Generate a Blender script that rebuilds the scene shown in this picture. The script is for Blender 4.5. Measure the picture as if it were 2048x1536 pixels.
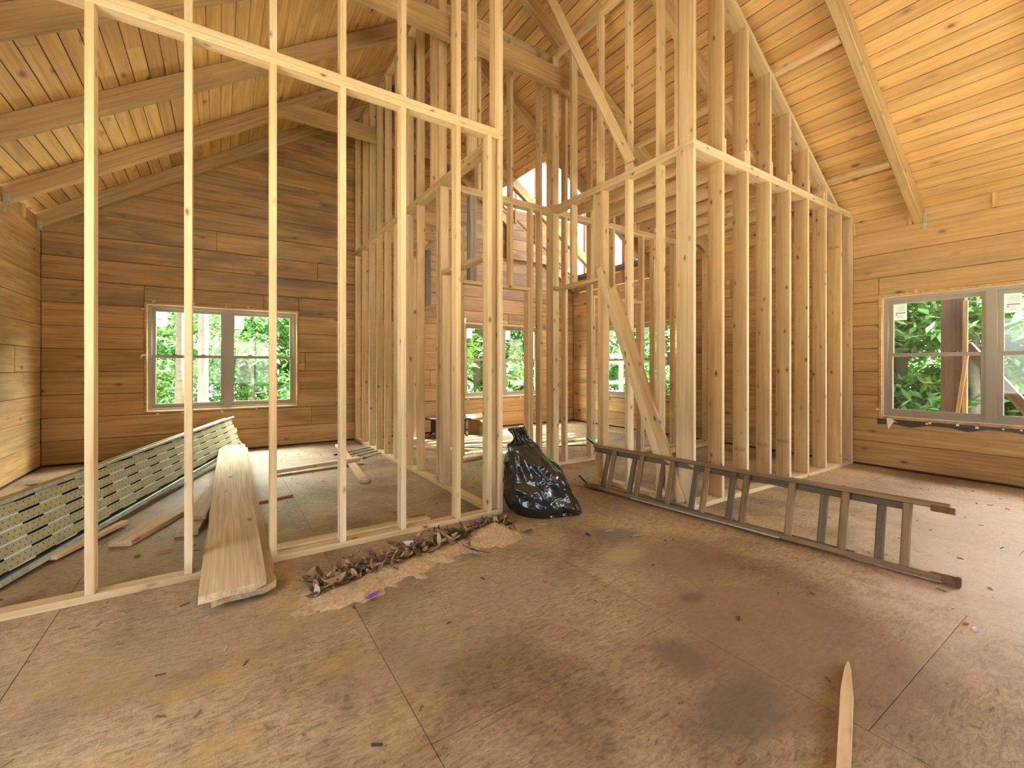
import bpy, bmesh, math, random
from math import sin, cos, pi, radians, sqrt
from mathutils import Vector, Matrix, noise

for o in list(bpy.data.objects):
    bpy.data.objects.remove(o, do_unlink=True)
SC = bpy.context.scene
COL = SC.collection
R = random.Random(7)
W = {}                       # world matrices of everything built

# ------------------------------------------------------------------ camera, sky, sun, daylight
cam = bpy.data.cameras.new('camera')
cam.sensor_width = 36.0
cam.lens = 882.0 / 2048.0 * 36.0
cam.shift_y = -34.6 / 2048.0
cam.clip_start = 0.05
cam_o = bpy.data.objects.new('camera', cam)
COL.objects.link(cam_o)
cam_o.location = (0, 0, 1.2)
cam_o.rotation_euler = (pi / 2, 0, -0.58406)
SC.camera = cam_o

world = bpy.data.worlds.new('sky'); SC.world = world
world.use_nodes = True
wn = world.node_tree
bg = wn.nodes['Background']
sky = wn.nodes.new('ShaderNodeTexSky')
sky.sky_type = 'NISHITA'; sky.sun_disc = False
sky.sun_elevation = radians(58); sky.sun_rotation = radians(140)
sky.air_density = 1.0; sky.dust_density = 4.0
wn.links.new(sky.outputs[0], bg.inputs[0])
bg.inputs[1].default_value = 1.3

YB_, XR_ = 7.45, 6.56
def lamp(name, kind, loc, rot, energy, color=(1, 1, 1), size=None):
    l = bpy.data.lights.new(name, kind); l.energy = energy; l.color = color
    if size:
        l.shape = 'RECTANGLE'; l.size, l.size_y = size
    o = bpy.data.objects.new(name, l); COL.objects.link(o)
    o.location = loc; o.rotation_euler = rot
    return o
sun = lamp('sun', 'SUN', (0, 0, 20), (radians(-3), radians(20), 0), 300.0, (1, .95, .86))
sun.data.angle = radians(1.5)
# daylight entering by the openings of the front wall and the near windows (all out of frame)
lamp('daylight_front_left', 'AREA', (0.6, -2.50, 1.35), (radians(-90), 0, pi), 10, (.97, .98, 1), (1.7, 1.4))
lamp('daylight_front_right', 'AREA', (4.6, -2.50, 1.35), (radians(-90), 0, pi), 10, (.97, .98, 1), (1.7, 1.4))
lamp('daylight_right', 'AREA', (6.50, -1.1, 1.30), (radians(90), 0, pi / 2), 80, (.93, .95, 1), (2.2, 1.5))
lamp('daylight_left', 'AREA', (-1.72, 1.2, 1.45), (radians(90), 0, -pi / 2), 38, (.97, 1, .95), (2.6, 1.7))

# fill lamps added outside, above the rear windows, to brighten the rooms
lamp('rear_fill_left', 'AREA', (.60, YB_ + 1.1, 3.0), (radians(-52), 0, 0), 1350, (.96, 1, .95), (4.0, 1.2))
lamp('rear_fill_middle', 'AREA', (4.75, YB_ + .85, 2.85), (radians(-48), 0, 0), 420, (.97, 1, .95), (2.2, .9))

vs = SC.view_settings
SC.display_settings.display_device = 'sRGB'
vs.view_transform = 'Standard'; vs.look = 'None'; vs.gamma = 1.0; vs.exposure = 0.46
vs.use_curve_mapping = False
cy = SC.cycles
cy.use_denoising = True
try: cy.denoiser = 'OPENIMAGEDENOISE'
except Exception: pass
cy.max_bounces = 10; cy.diffuse_bounces = 6; cy.glossy_bounces = 3
cy.transparent_max_bounces = 16; cy.transmission_bounces = 4
cy.caustics_reflective = False; cy.caustics_refractive = False
cy.sample_clamp_indirect = 6.0

# ------------------------------------------------------------------ materials
def nm(name):
    m = bpy.data.materials.new(name); m.use_nodes = True
    nt = m.node_tree; b = nt.nodes['Principled BSDF']
    return m, nt, b
def N(nt, t, **kw):
    n = nt.nodes.new(t)
    for k, v in kw.items():
        if k.startswith('i_'):
            n.inputs[k[2:].replace('_', ' ')].default_value = v
        else: setattr(n, k, v)
    return n
def ramp(nt, fac, stops):
    r = nt.nodes.new('ShaderNodeValToRGB')
    el = r.color_ramp.elements
    while len(el) < len(stops): el.new(0.5)
    for e, (p, c) in zip(el, stops):
        e.position = p; e.color = (*c, 1) if len(c) == 3 else c
    nt.links.new(fac, r.inputs[0]); return r.outputs[0]
def mix(nt, fac, a, b, mode='MIX'):
    n = nt.nodes.new('ShaderNodeMix'); n.data_type = 'RGBA'; n.blend_type = mode
    for s, v in ((n.inputs[0], fac), (n.inputs[6], a), (n.inputs[7], b)):
        if hasattr(v, 'is_linked') or hasattr(v, 'links'): nt.links.new(v, s)
        elif isinstance(v, (int, float)): s.default_value = v
        else: s.default_value = (*v, 1)
    return n.outputs[2]
def math_(nt, op, a, b=0.0, c=None):
    n = nt.nodes.new('ShaderNodeMath'); n.operation = op
    for i, v in enumerate((a, b, c)):
        if v is None: continue
        if hasattr(v, 'links'): nt.links.new(v, n.inputs[i])
        else: n.inputs[i].default_value = v
    return n.outputs[0]
def vmul(nt, v, s):
    n = nt.nodes.new('ShaderNodeVectorMath'); n.operation = 'MULTIPLY'
    nt.links.new(v, n.inputs[0]); n.inputs[1].default_value = s; return n.outputs[0]
def noise_(nt, vec, scale, detail=3, rough=.55, dist=0.0):
    n = nt.nodes.new('ShaderNodeTexNoise')
    n.inputs['Scale'].default_value = scale; n.inputs['Detail'].default_value = detail
    n.inputs['Roughness'].default_value = rough; n.inputs['Distortion'].default_value = dist
    nt.links.new(vec, n.inputs['Vector']); return n.outputs[0]
def bump(nt, b, h, strength, dist=.01):
    n = nt.nodes.new('ShaderNodeBump'); n.inputs['Strength'].default_value = strength
    n.inputs['Distance'].default_value = dist
    nt.links.new(h, n.inputs['Height']); nt.links.new(n.outputs[0], b.inputs['Normal'])

def wood(name, light, dark, knots=1.0, stain=0.0, stain_col=(.07, .05, .035), rough=.6, var=.22, knot_col=(.12, .05, .02), tones=None, kf=(2.6, 5.2, 5.2), gf=34):
    m, nt, b = nm(name)
    tc = N(nt, 'ShaderNodeTexCoord'); oi = N(nt, 'ShaderNodeObjectInfo')
    off = N(nt, 'ShaderNodeVectorMath', operation='SCALE'); off.inputs[0].default_value = (37, 17.3, 53.1)
    nt.links.new(oi.outputs['Random'], off.inputs['Scale'])
    add = N(nt, 'ShaderNodeVectorMath', operation='ADD')
    nt.links.new(tc.outputs['Object'], add.inputs[0]); nt.links.new(off.outputs[0], add.inputs[1])
    v = add.outputs[0]
    g = noise_(nt, vmul(nt, v, (1.3, gf, gf)), 1.0, 5, .6, .5)
    g2 = noise_(nt, vmul(nt, v, (.8, 5, 5)), 1.0, 3, .5, .3)
    col = ramp(nt, g, [(.30, dark), (.62, light)])
    col = mix(nt, 1.0, col, ramp(nt, g2, [(.30, (.78, .74, .68)), (.65, (1.06, 1.05, 1.03))]), 'MULTIPLY')
    if tones:       # some pieces are redder or greyer than others
        t = N(nt, 'ShaderNodeMath', operation='FRACT'); t.inputs[1].default_value = 0
        s = math_(nt, 'MULTIPLY', oi.outputs['Random'], 7.31); nt.links.new(s, t.inputs[0])
        r = ramp(nt, t.outputs[0], tones); col = mix(nt, 1.0, col, r, 'MULTIPLY')
    if knots:
        vv = N(nt, 'ShaderNodeTexVoronoi'); vv.inputs['Scale'].default_value = 1.0
        vv.inputs['Randomness'].default_value = 1.0
        nt.links.new(vmul(nt, v, kf), vv.inputs['Vector'])
        wob = math_(nt, 'MULTIPLY_ADD', g2, .10, -.05)
        d = math_(nt, 'ADD', vv.outputs['Distance'], wob)
        k = ramp(nt, d, [(.05 * knots, (1, 1, 1)), (.085 * knots, (.45, .45, .45)), (.16 * knots, (0, 0, 0))])
        col = mix(nt, k, col, knot_col)
    if stain:
        s1 = noise_(nt, vmul(nt, v, (.55, 2.6, 2.6)), 1.0, 5, .65, .6)
        sm = ramp(nt, s1, [(.62 - .2 * stain, (0, 0, 0)), (.86 - .2 * stain, (.8, .8, .8))])
        col = mix(nt, sm, col, stain_col)
    f = math_(nt, 'MULTIPLY_ADD', oi.outputs['Random'], var, 1.0 - var / 2)
    cc = N(nt, 'ShaderNodeCombineColor'); [nt.links.new(f, cc.inputs[i]) for i in range(3)]
    col = mix(nt, 1.0, col, cc.outputs[0], 'MULTIPLY')
    nt.links.new(col, b.inputs['Base Color'])
    b.inputs['Roughness'].default_value = rough
    bump(nt, b, g, .25, .004)
    return m
def plain(name, c, rough=.5, metal=0.0, nscale=0, namp=.3, bump_s=0):
    m, nt, b = nm(name)
    b.inputs['Base Color'].default_value = (*c, 1); b.inputs['Roughness'].default_value = rough
    b.inputs['Metallic'].default_value = metal
    if nscale:
        tc = N(nt, 'ShaderNodeTexCoord'); g = noise_(nt, tc.outputs['Object'], nscale, 4, .6)
        lo = tuple(x * (1 - namp) for x in c); hi = tuple(min(1, x * (1 + namp)) for x in c)
        nt.links.new(ramp(nt, g, [(.3, lo), (.7, hi)]), b.inputs['Base Color'])
        if bump_s: bump(nt, b, g, bump_s, .01)
    return m
T_NEW = [(0, (1, 1, 1)), (.4, (1.0, .96, .88)), (.7, (1.0, .90, .77)), (1, (.93, .92, .84))]
T_OLD = [(0, (1, 1, 1)), (.45, (.92, .86, .80)), (.8, (1.1, 1.02, .95)), (1, (.70, .64, .60))]
M = {}
M['stud'] = wood('fresh_pine', (.70, .565, .365), (.54, .395, .215), 1.15, .12, (.22, .14, .07), var=.16, kf=(5, 10, 10), knot_col=(.09, .035, .015), tones=T_NEW)
M['stud_grey'] = wood('weathered_grey_lumber', (.23, .19, .15), (.10, .08, .065), .6, .5, (.05, .045, .04))
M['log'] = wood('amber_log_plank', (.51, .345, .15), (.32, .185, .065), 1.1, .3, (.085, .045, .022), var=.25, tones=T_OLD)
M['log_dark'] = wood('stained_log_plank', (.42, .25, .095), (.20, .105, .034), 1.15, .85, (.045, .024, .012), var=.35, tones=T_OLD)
M['deck'] = wood('knotty_pine_deck', (.70, .475, .20), (.50, .295, .10), 1.25, .22, (.13, .075, .035), var=.22, tones=T_OLD)
M['beam'] = wood('rough_sawn_beam', (.45, .30, .135), (.28, .165, .062), .7, .25, (.08, .05, .03), rough=.75, var=.15)
M['plank'] = wood('weathered_scaffold_board', (.54, .41, .25), (.36, .25, .13), .9, .30, (.13, .09, .06), rough=.8, gf=70, kf=(2.2, 6, 6))
M['bark'] = wood('tree_bark', (.055, .045, .035), (.022, .018, .014), 0, .3, rough=.9)
M['birch'] = wood('pale_bark', (.075, .072, .075), (.04, .038, .038), .8, .1, rough=.8)
M['dark_post'] = wood('weathered_porch_timber', (.075, .05, .03), (.035, .022, .014), .4, .4, rough=.85)
M['red_lumber'] = wood('reddish_cedar', (.30, .12, .05), (.17, .06, .025), .4, 0)
M['sheath'] = plain('dark_sheathing', (.10, .055, .025), .9)
M['vinyl'] = plain('taupe_vinyl', (.30, .265, .215), .35)
M['white_tape'] = plain('white_flashing', (.80, .80, .74), .6)
M['lock'] = plain('dark_lock_metal', (.05, .05, .045), .4, .5)
M['galv'] = plain('galvanized_steel', (.42, .43, .35), .45, .35, 40, .3)
M['black'] = plain('black_plastic_solid', (.012, .012, .012), .4)
M['cable'] = plain('black_cable', (.012, .012, .015), .5)
M['orange'] = plain('orange_cord', (.75, .12, .05), .5)
M['cardboard'] = plain('cardboard', (.30, .17, .08), .8, 0, 15, .25)
M['white'] = plain('white_paper', (.80, .79, .77), .6)
m, nt, b = nm('label_paper'); M['label_paper'] = m
b.inputs['Base Color'].default_value = (.82, .82, .80, 1); b.inputs['Roughness'].default_value = .6
t = N(nt, 'ShaderNodeBsdfTranslucent'); t.inputs[0].default_value = (.85, .87, .86, 1)
mx = N(nt, 'ShaderNodeMixShader'); mx.inputs[0].default_value = .6
nt.links.new(b.outputs[0], mx.inputs[1]); nt.links.new(t.outputs[0], mx.inputs[2]); nt.links.new(mx.outputs[0], nt.nodes['Material Output'].inputs[0])
M['pink'] = plain('pink_scrap', (.75, .20, .22), .6)
M['purple'] = plain('purple_wrapper', (.20, .05, .42), .35)
M['green_scrap'] = plain('green_wrapper', (.06, .30, .14), .4)
M['tin'] = plain('silver_foil', (.65, .70, .74), .25, .8)
M['ink'] = plain('printed_ink', (.03, .03, .035), .7)
M['ink_grey'] = plain('printed_grey', (.35, .36, .37), .7)
M['grime'] = plain('grey_lumber_stamp', (.16, .10, .06), .8)
M['rust'] = plain('rusty_iron', (.16, .075, .035), .8, .2, 30, .5, .4)
M['fiber'] = wood('ladder_timber', (.27, .18, .085), (.12, .075, .035), 0, .45, (.05, .04, .03), rough=.7)
M['fiber_d'] = wood('ladder_timber_dark', (.19, .135, .075), (.075, .052, .032), 0, .6, (.04, .035, .03), rough=.7)
m, nt, b = nm('dry_leaf'); M['leafdry'] = m
gi = N(nt, 'ShaderNodeNewGeometry')
nt.links.new(ramp(nt, gi.outputs['Random Per Island'], [(0, (.045, .024, .012)), (.35, (.14, .075, .034)), (.7, (.25, .14, .065)), (.9, (.36, .23, .12)), (1, (.45, .36, .26))]), b.inputs['Base Color'])
b.inputs['Roughness'].default_value = .7
M['leafdry2'] = plain('pale_dry_husk', (.33, .21, .115), .75, 0, 9, .4)
M['sawdust'] = plain('sawdust', (.40, .275, .14), .95, 0, 55, .3, .6)
M['soil'] = plain('forest_floor', (.34, .335, .26), .95, 0, 2, .6)

# glass: clear pane with a faint reflection
m, nt, b = nm('window_glass'); M['glass'] = m
nt.nodes.remove(b)
tr = N(nt, 'ShaderNodeBsdfTransparent'); tr.inputs[0].default_value = (.97, .985, .975, 1)
gl = N(nt, 'ShaderNodeBsdfGlossy'); gl.inputs['Roughness'].default_value = .03
mx = N(nt, 'ShaderNodeMixShader'); mx.inputs[0].default_value = .05
nt.links.new(tr.outputs[0], mx.inputs[1]); nt.links.new(gl.outputs[0], mx.inputs[2])
nt.links.new(mx.outputs[0], nt.nodes['Material Output'].inputs[0])

# leaves
def leaf_mat(name, c):
    m, nt, b = nm(name)
    gi = N(nt, 'ShaderNodeNewGeometry')
    f = ramp(nt, gi.outputs['Random Per Island'], [(0, tuple(x * .55 for x in c)), (.6, c), (1, (min(1, c[0] * 1.8), min(1, c[1] * 1.45), c[2] * 1.5))])
    nt.links.new(f, b.inputs['Base Color']); b.inputs['Roughness'].default_value = .45
    t = N(nt, 'ShaderNodeBsdfTranslucent'); nt.links.new(f, t.inputs[0])
    mx = N(nt, 'ShaderNodeMixShader'); mx.inputs[0].default_value = .45
    nt.links.new(b.outputs[0], mx.inputs[1]); nt.links.new(t.outputs[0], mx.inputs[2])
    nt.links.new(mx.outputs[0], nt.nodes['Material Output'].inputs[0])
    return m
M['leaf'] = leaf_mat('green_leaf', (.125, .25, .055))
M['leaf2'] = leaf_mat('blue_green_leaf', (.095, .235, .075))

# perforated steel slat
m, nt, b = nm('perforated_steel'); M['perf'] = m
tc = N(nt, 'ShaderNodeTexCoord')
sx = N(nt, 'ShaderNodeSeparateXYZ'); nt.links.new(tc.outputs['Object'], sx.inputs[0])
px = math_(nt, 'SUBTRACT', math_(nt, 'FRACT', math_(nt, 'MULTIPLY', sx.outputs[0], 22.0)), .5)
py = math_(nt, 'SUBTRACT', math_(nt, 'FRACT', math_(nt, 'MULTIPLY', sx.outputs[1], 34.0)), .5)
row = math_(nt, 'FLOOR', math_(nt, 'MULTIPLY', sx.outputs[1], 34.0))
px2 = math_(nt, 'SUBTRACT', math_(nt, 'FRACT', math_(nt, 'MULTIPLY_ADD', row, .5, math_(nt, 'MULTIPLY', sx.outputs[0], 22.0))), .5)
d2 = math_(nt, 'SQRT', math_(nt, 'ADD', math_(nt, 'MULTIPLY', px2, px2), math_(nt, 'MULTIPLY', math_(nt, 'MULTIPLY', py, .65), math_(nt, 'MULTIPLY', py, .65))))
hole = ramp(nt, d2, [(.09, (1, 1, 1)), (.13, (0, 0, 0))])
g = noise_(nt, tc.outputs['Object'], 6, 4)
base = ramp(nt, g, [(.3, (.32, .29, .16)), (.7, (.48, .45, .28))])
nt.links.new(mix(nt, hole, base, (.10, .09, .06)), b.inputs['Base Color'])
b.inputs['Metallic'].default_value = .15; b.inputs['Roughness'].default_value = .5

# black bag
m, nt, b = nm('black_bag_film'); M['bag'] = m
b.inputs['Base Color'].default_value = (.008, .009, .008, 1); b.inputs['Roughness'].default_value = .20
b.inputs['Specular IOR Level'].default_value = .7
tc = N(nt, 'ShaderNodeTexCoord')
g = noise_(nt, vmul(nt, tc.outputs['Object'], (5, 5, 9)), 1.0, 2, .45, 1.6)
bump(nt, b, g, .45, .04)

# floor sheathing: weathered strand board with old stains and painted window light (world coordinates)
m, nt, b = nm('weathered_subfloor'); M['floor'] = m
ge = N(nt, 'ShaderNodeNewGeometry'); P = ge.outputs['Position']; oi = N(nt, 'ShaderNodeObjectInfo')
fib = noise_(nt, vmul(nt, P, (9, 30, 9)), 2.2, 5, .7, .9)
fib2 = noise_(nt, vmul(nt, P, (26, 12, 9)), 2.6, 4, .7, .9)
big = noise_(nt, P, 1.1, 6, .6, .4)
med = noise_(nt, P, 4.5, 5, .65, .5)
col = ramp(nt, fib, [(.30, (.16, .105, .052)), (.50, (.345, .25, .14)), (.72, (.48, .365, .225))])
col = mix(nt, 1.0, col, ramp(nt, fib2, [(.28, (.62, .55, .48)), (.45, (1, 1, 1)), (.75, (1.08, 1.06, 1.04))]), 'MULTIPLY')
col = mix(nt, 1.0, col, ramp(nt, big, [(.36, (.52, .46, .40)), (.52, (.95, .94, .92)), (.68, (1.16, 1.12, 1.06))]), 'MULTIPLY')
yel = ramp(nt, noise_(nt, P, 2.3, 3), [(.50, (0, 0, 0)), (.66, (.75, .75, .75))])
def blob(cx, cy_, rx, ry, soft=.55, wob=.9):
    mp = N(nt, 'ShaderNodeVectorMath', operation='SUBTRACT'); nt.links.new(P, mp.inputs[0]); mp.inputs[1].default_value = (cx, cy_, 0)
    s = vmul(nt, mp.outputs[0], (1 / rx, 1 / ry, 0))
    ln = N(nt, 'ShaderNodeVectorMath', operation='LENGTH'); nt.links.new(s, ln.inputs[0])
    d = math_(nt, 'ADD', ln.outputs['Value'], math_(nt, 'MULTIPLY_ADD', med, wob, -wob / 2))
    return ramp(nt, d, [(1 - soft, (1, 1, 1)), (1.0, (0, 0, 0))])
col = mix(nt, math_(nt, 'MULTIPLY', yel, blob(-.1, 1.9, 1.0, .9)), col, (.44, .28, .07))
STAINS_AND_LIGHT = [(2.10, 1.02, .78, .70, .80, (.185, .105, .058)), (1.52, .86, .26, .16, .75, (.10, .078, .058)), (1.58, 1.12, .13, .16, .7, (.12, .08, .05)), (2.35, 1.75, .55, .42, .65, (.20, .13, .08)),
          (2.35, 2.2, .26, .16, .7, (.14, .11, .08)), (2.15, 1.95, .22, .12, .8, (.36, .27, .13)), (4.6, .6, 1.9, 1.2, .55, (.62, .50, .38)), (3.4, .2, 1.2, .9, .5, (.62, .50, .38)), (5.6, 1.7, 1.0, .55, .35, (.26, .16, .09)), (2.05, 1.4, .09, .06, .8, (.12, .06, .03)),  # the large pale patches are window light painted into the floor colour
          (1.35, 2.0, .5, .28, .35, (.26, .19, .125)), (-.2, 2.3, 1.1, .35, .4, (.25, .17, .09)), (.75, 1.75, .5, .3, .3, (.27, .20, .13)),
          (-.3, 3.6, 1.1, .5, .35, (.25, .16, .08))]
for (a, c, rx, ry, amt, cc) in STAINS_AND_LIGHT:
    col = mix(nt, math_(nt, 'MULTIPLY', blob(a, c, rx, ry), amt), col, cc)
dots = N(nt, 'ShaderNodeTexVoronoi'); dots.inputs['Scale'].default_value = 9.0
nt.links.new(vmul(nt, P, (1, 2.2, 1)), dots.inputs['Vector'])
dm = ramp(nt, dots.outputs['Distance'], [(.035, (.7, .7, .7)), (.07, (0, 0, 0))])
col = mix(nt, dm, col, (.09, .055, .03))
f = math_(nt, 'MULTIPLY_ADD', oi.outputs['Random'], .14, .93)
cc = N(nt, 'ShaderNodeCombineColor'); [nt.links.new(f, cc.inputs[i]) for i in range(3)]
nt.links.new(mix(nt, 1.0, col, cc.outputs[0], 'MULTIPLY'), b.inputs['Base Color'])
b.inputs['Roughness'].default_value = .62
bump(nt, b, math_(nt, 'ADD', fib, fib2), .5, .006)

# ------------------------------------------------------------------ geometry helpers
def mesh(name, verts, faces, mat, smooth=False):
    me = bpy.data.meshes.new(name)
    me.from_pydata([tuple(v) for v in verts], [], faces)
    if mat is not None: me.materials.append(M[mat] if isinstance(mat, str) else mat)
    bm = bmesh.new(); bm.from_mesh(me)
    bmesh.ops.recalc_face_normals(bm, faces=bm.faces)
    bm.to_mesh(me); bm.free()
    if smooth: me.polygons.foreach_set('use_smooth', [True] * len(me.polygons))
    return me
def put(name, me, parent=None, world=None, **tags):
    o = bpy.data.objects.new(name, me); COL.objects.link(o)
    world = world if world is not None else Matrix.Identity(4)
    if parent is not None:
        o.parent = parent; o.matrix_basis = W[parent.name].inverted() @ world
    else: o.matrix_basis = world
    W[o.name] = world.copy()
    for k, v in tags.items(): o[k] = v
    return o
def thing(name, loc, label, cat, group=None, rotz=0.0):
    o = put(name, None, None, Matrix.Translation(loc) @ Matrix.Rotation(rotz, 4, 'Z'), label=label, category=cat, kind='thing')
    if group: o['group'] = group
    return o
def struct(name, loc=(0, 0, 0)):
    return put(name, None, None, Matrix.Translation(loc), kind='structure')
def T(x, y, z): return Matrix.Translation((x, y, z))

_cb = {}
def chbox(l, w, d, mat, c=.003):
    key = (round(l, 3), round(w, 4), round(d, 4), mat, c)
    if key in _cb: return _cb[key]
    h = (l / 2, w / 2, d / 2); c = min(c, min(h) * .5)
    V = []; idx = {}
    for sx in (-1, 1):
        for sy in (-1, 1):
            for sz in (-1, 1):
                s = (sx, sy, sz)
                for a in range(3):
                    idx[(s, a)] = len(V)
                    V.append([s[i] * (h[i] if i == a else h[i] - c) for i in range(3)])
    F = []
    for a in range(3):
        b1, b2 = [i for i in range(3) if i != a]
        for s in (-1, 1):
            f = []
            for p, q in ((-1, -1), (1, -1), (1, 1), (-1, 1)):
                t = [0, 0, 0]; t[a] = s; t[b1] = p; t[b2] = q; f.append(idx[(tuple(t), a)])
            F.append(f)
        for p in (-1, 1):
            for q in (-1, 1):
                t0 = [0, 0, 0]; t0[a] = -1; t0[b1] = p; t0[b2] = q; t1 = list(t0); t1[a] = 1
                F.append([idx[(tuple(t0), b1)], idx[(tuple(t1), b1)], idx[(tuple(t1), b2)], idx[(tuple(t0), b2)]])
    for sx in (-1, 1):
        for sy in (-1, 1):
            for sz in (-1, 1): F.append([idx[((sx, sy, sz), a)] for a in range(3)])
    me = mesh('board', V, F, mat); _cb[key] = me
    return me
def frame(a, b, ydir):
    a = Vector(a); b = Vector(b); X = (b - a).normalized(); Y = Vector(ydir); Y = (Y - X * Y.dot(X)).normalized(); Z = X.cross(Y)
    m = Matrix.Identity(4)
    for i in range(3): m[i][0] = X[i]; m[i][1] = Y[i]; m[i][2] = Z[i]; m[i][3] = (a[i] + b[i]) / 2
    return m, (b - a).length
def stick(parent, name, a, b, w, d, mat, ydir, c=.003, **tags):
    """board from a to b (centre line); w along ydir, d across"""
    m, L = frame(a, b, ydir)
    return put(name, chbox(L, w, d, mat, c), parent, m, **tags)
def box(parent, name, x0, x1, y0, y1, z0, z1, mat, c=.003, **tags):
    """axis-aligned board, local X along its longest side"""
    dx, dy, dz = x1 - x0, y1 - y0, z1 - z0
    cx, cy_, cz = (x0 + x1) / 2, (y0 + y1) / 2, (z0 + z1) / 2
    if dz >= dx and dz >= dy: return stick(parent, name, (cx, cy_, z0), (cx, cy_, z1), dx, dy, mat, (1, 0, 0), c, **tags)
    if dx >= dy: return stick(parent, name, (x0, cy_, cz), (x1, cy_, cz), dy, dz, mat, (0, 1, 0), c, **tags)
    return stick(parent, name, (cx, y0, cz), (cx, y1, cz), dx, dz, mat, (1, 0, 0), c, **tags)
def cutstud(parent, name, x0, x1, y0, y1, z0, zf, mat):
    """vertical stud whose top follows zf(x)"""
    cx, cy_ = (x0 + x1) / 2, (y0 + y1) / 2; zt = zf(cx); L = zt - z0
    V = []
    for X in (0, 1):
        for yy in (x0, x1):
            for zz in (y0, y1):
                V.append((-L / 2 if X == 0 else zf(yy) - z0 - L / 2, yy - cx, -(zz - cy_) * -1))
    m = Matrix.Identity(4)
    X_, Y_ = Vector((0, 0, 1)), Vector((1, 0, 0)); Z_ = X_.cross(Y_)
    for i in range(3): m[i][0] = X_[i]; m[i][1] = Y_[i]; m[i][2] = Z_[i]
    m[0][3], m[1][3], m[2][3] = cx, cy_, z0 + L / 2
    F = [(0, 1, 3, 2), (4, 6, 7, 5), (0, 4, 5, 1), (2, 3, 7, 6), (0, 2, 6, 4), (1, 5, 7, 3)]
    return put(name, mesh('cut_stud', V, F, mat), parent, m)
class MB:
    """collects simple solids into one mesh"""
    def __init__(s): s.v = []; s.f = []
    def quadbox(s, p):            # 8 points, bottom 4 then top 4
        n = len(s.v); s.v += [tuple(q) for q in p]
        for f in ((0, 1, 2, 3), (4, 5, 6, 7), (0, 1, 5, 4), (1, 2, 6, 5), (2, 3, 7, 6), (3, 0, 4, 7)): s.f.append([n + i for i in f])
    def box(s, x0, x1, y0, y1, z0, z1):
        s.quadbox([(x0, y0, z0), (x1, y0, z0), (x1, y1, z0), (x0, y1, z0), (x0, y0, z1), (x1, y0, z1), (x1, y1, z1), (x0, y1, z1)])
    def tube(s, pts, r, n=8):
        pts = [Vector(p) for p in pts]; base = len(s.v); up = Vector((0, 0, 1)); rr = r if hasattr(r, '__len__') else [r] * len(pts)
        for i, p in enumerate(pts):
            t = (pts[min(i + 1, len(pts) - 1)] - pts[max(i - 1, 0)]).normalized()
            a = t.cross(up if abs(t.z) < .9 else Vector((1, 0, 0))).normalized(); b_ = t.cross(a)
            for k in range(n): s.v.append(tuple(p + (a * cos(2 * pi * k / n) + b_ * sin(2 * pi * k / n)) * rr[i]))
        for i in range(len(pts) - 1):
            for k in range(n):
                q = base + i * n; s.f.append([q + k, q + (k + 1) % n, q + n + (k + 1) % n, q + n + k])
        s.f.append([base + k for k in range(n)]); q = base + (len(pts) - 1) * n; s.f.append([q + k for k in range(n)])
    def out(s, name, mat, parent=None, world=None, smooth=False, **tags):
        world = world if world is not None else Matrix.Identity(4)
        return put(name, mesh(name, s.v, s.f, mat, smooth), parent, world, **tags)

# ------------------------------------------------------------------ room dimensions
XL, XR, YB, YF = -1.78, 6.56, 7.45, -2.60
XC = 2.39; PITCH = .66; ZW = 2.82
def under(x): return ZW + PITCH * (XR - XC - abs(x - XC))     # underside of the rafters
def deck(x): return under(x) + .2

# floor -----------------------------------------------------------
fl = struct('floor', (2.4, 2.4, 0))
box(fl, 'subfloor_base', XL - .15, XR + .15, YF - .15, YB + .15, -.25, -.003, 'sheath')
xs = [XL, -.66, .56, 1.78, 3.0, 4.22, 5.44, XR]
ys0 = [.15, .9, 1.31, .565, 1.72, .56, -.66]
for i in range(7):
    ys = [YF] + [y for y in [ys0[i] + 2.44 * k for k in range(-2, 4)] if YF + .05 < y < YB - .05] + [YB]
    for a, c in zip(ys[:-1], ys[1:]):
        g = .003
        me = chbox(c - a - g, xs[i + 1] - xs[i] - g, .02, 'floor', .0006)
        m, L = frame(((xs[i] + xs[i + 1]) / 2, a + g / 2, -.01), ((xs[i] + xs[i + 1]) / 2, c - g / 2, -.01), (-1, 0, 0))
        put('floor_panel', me, fl, m)

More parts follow.
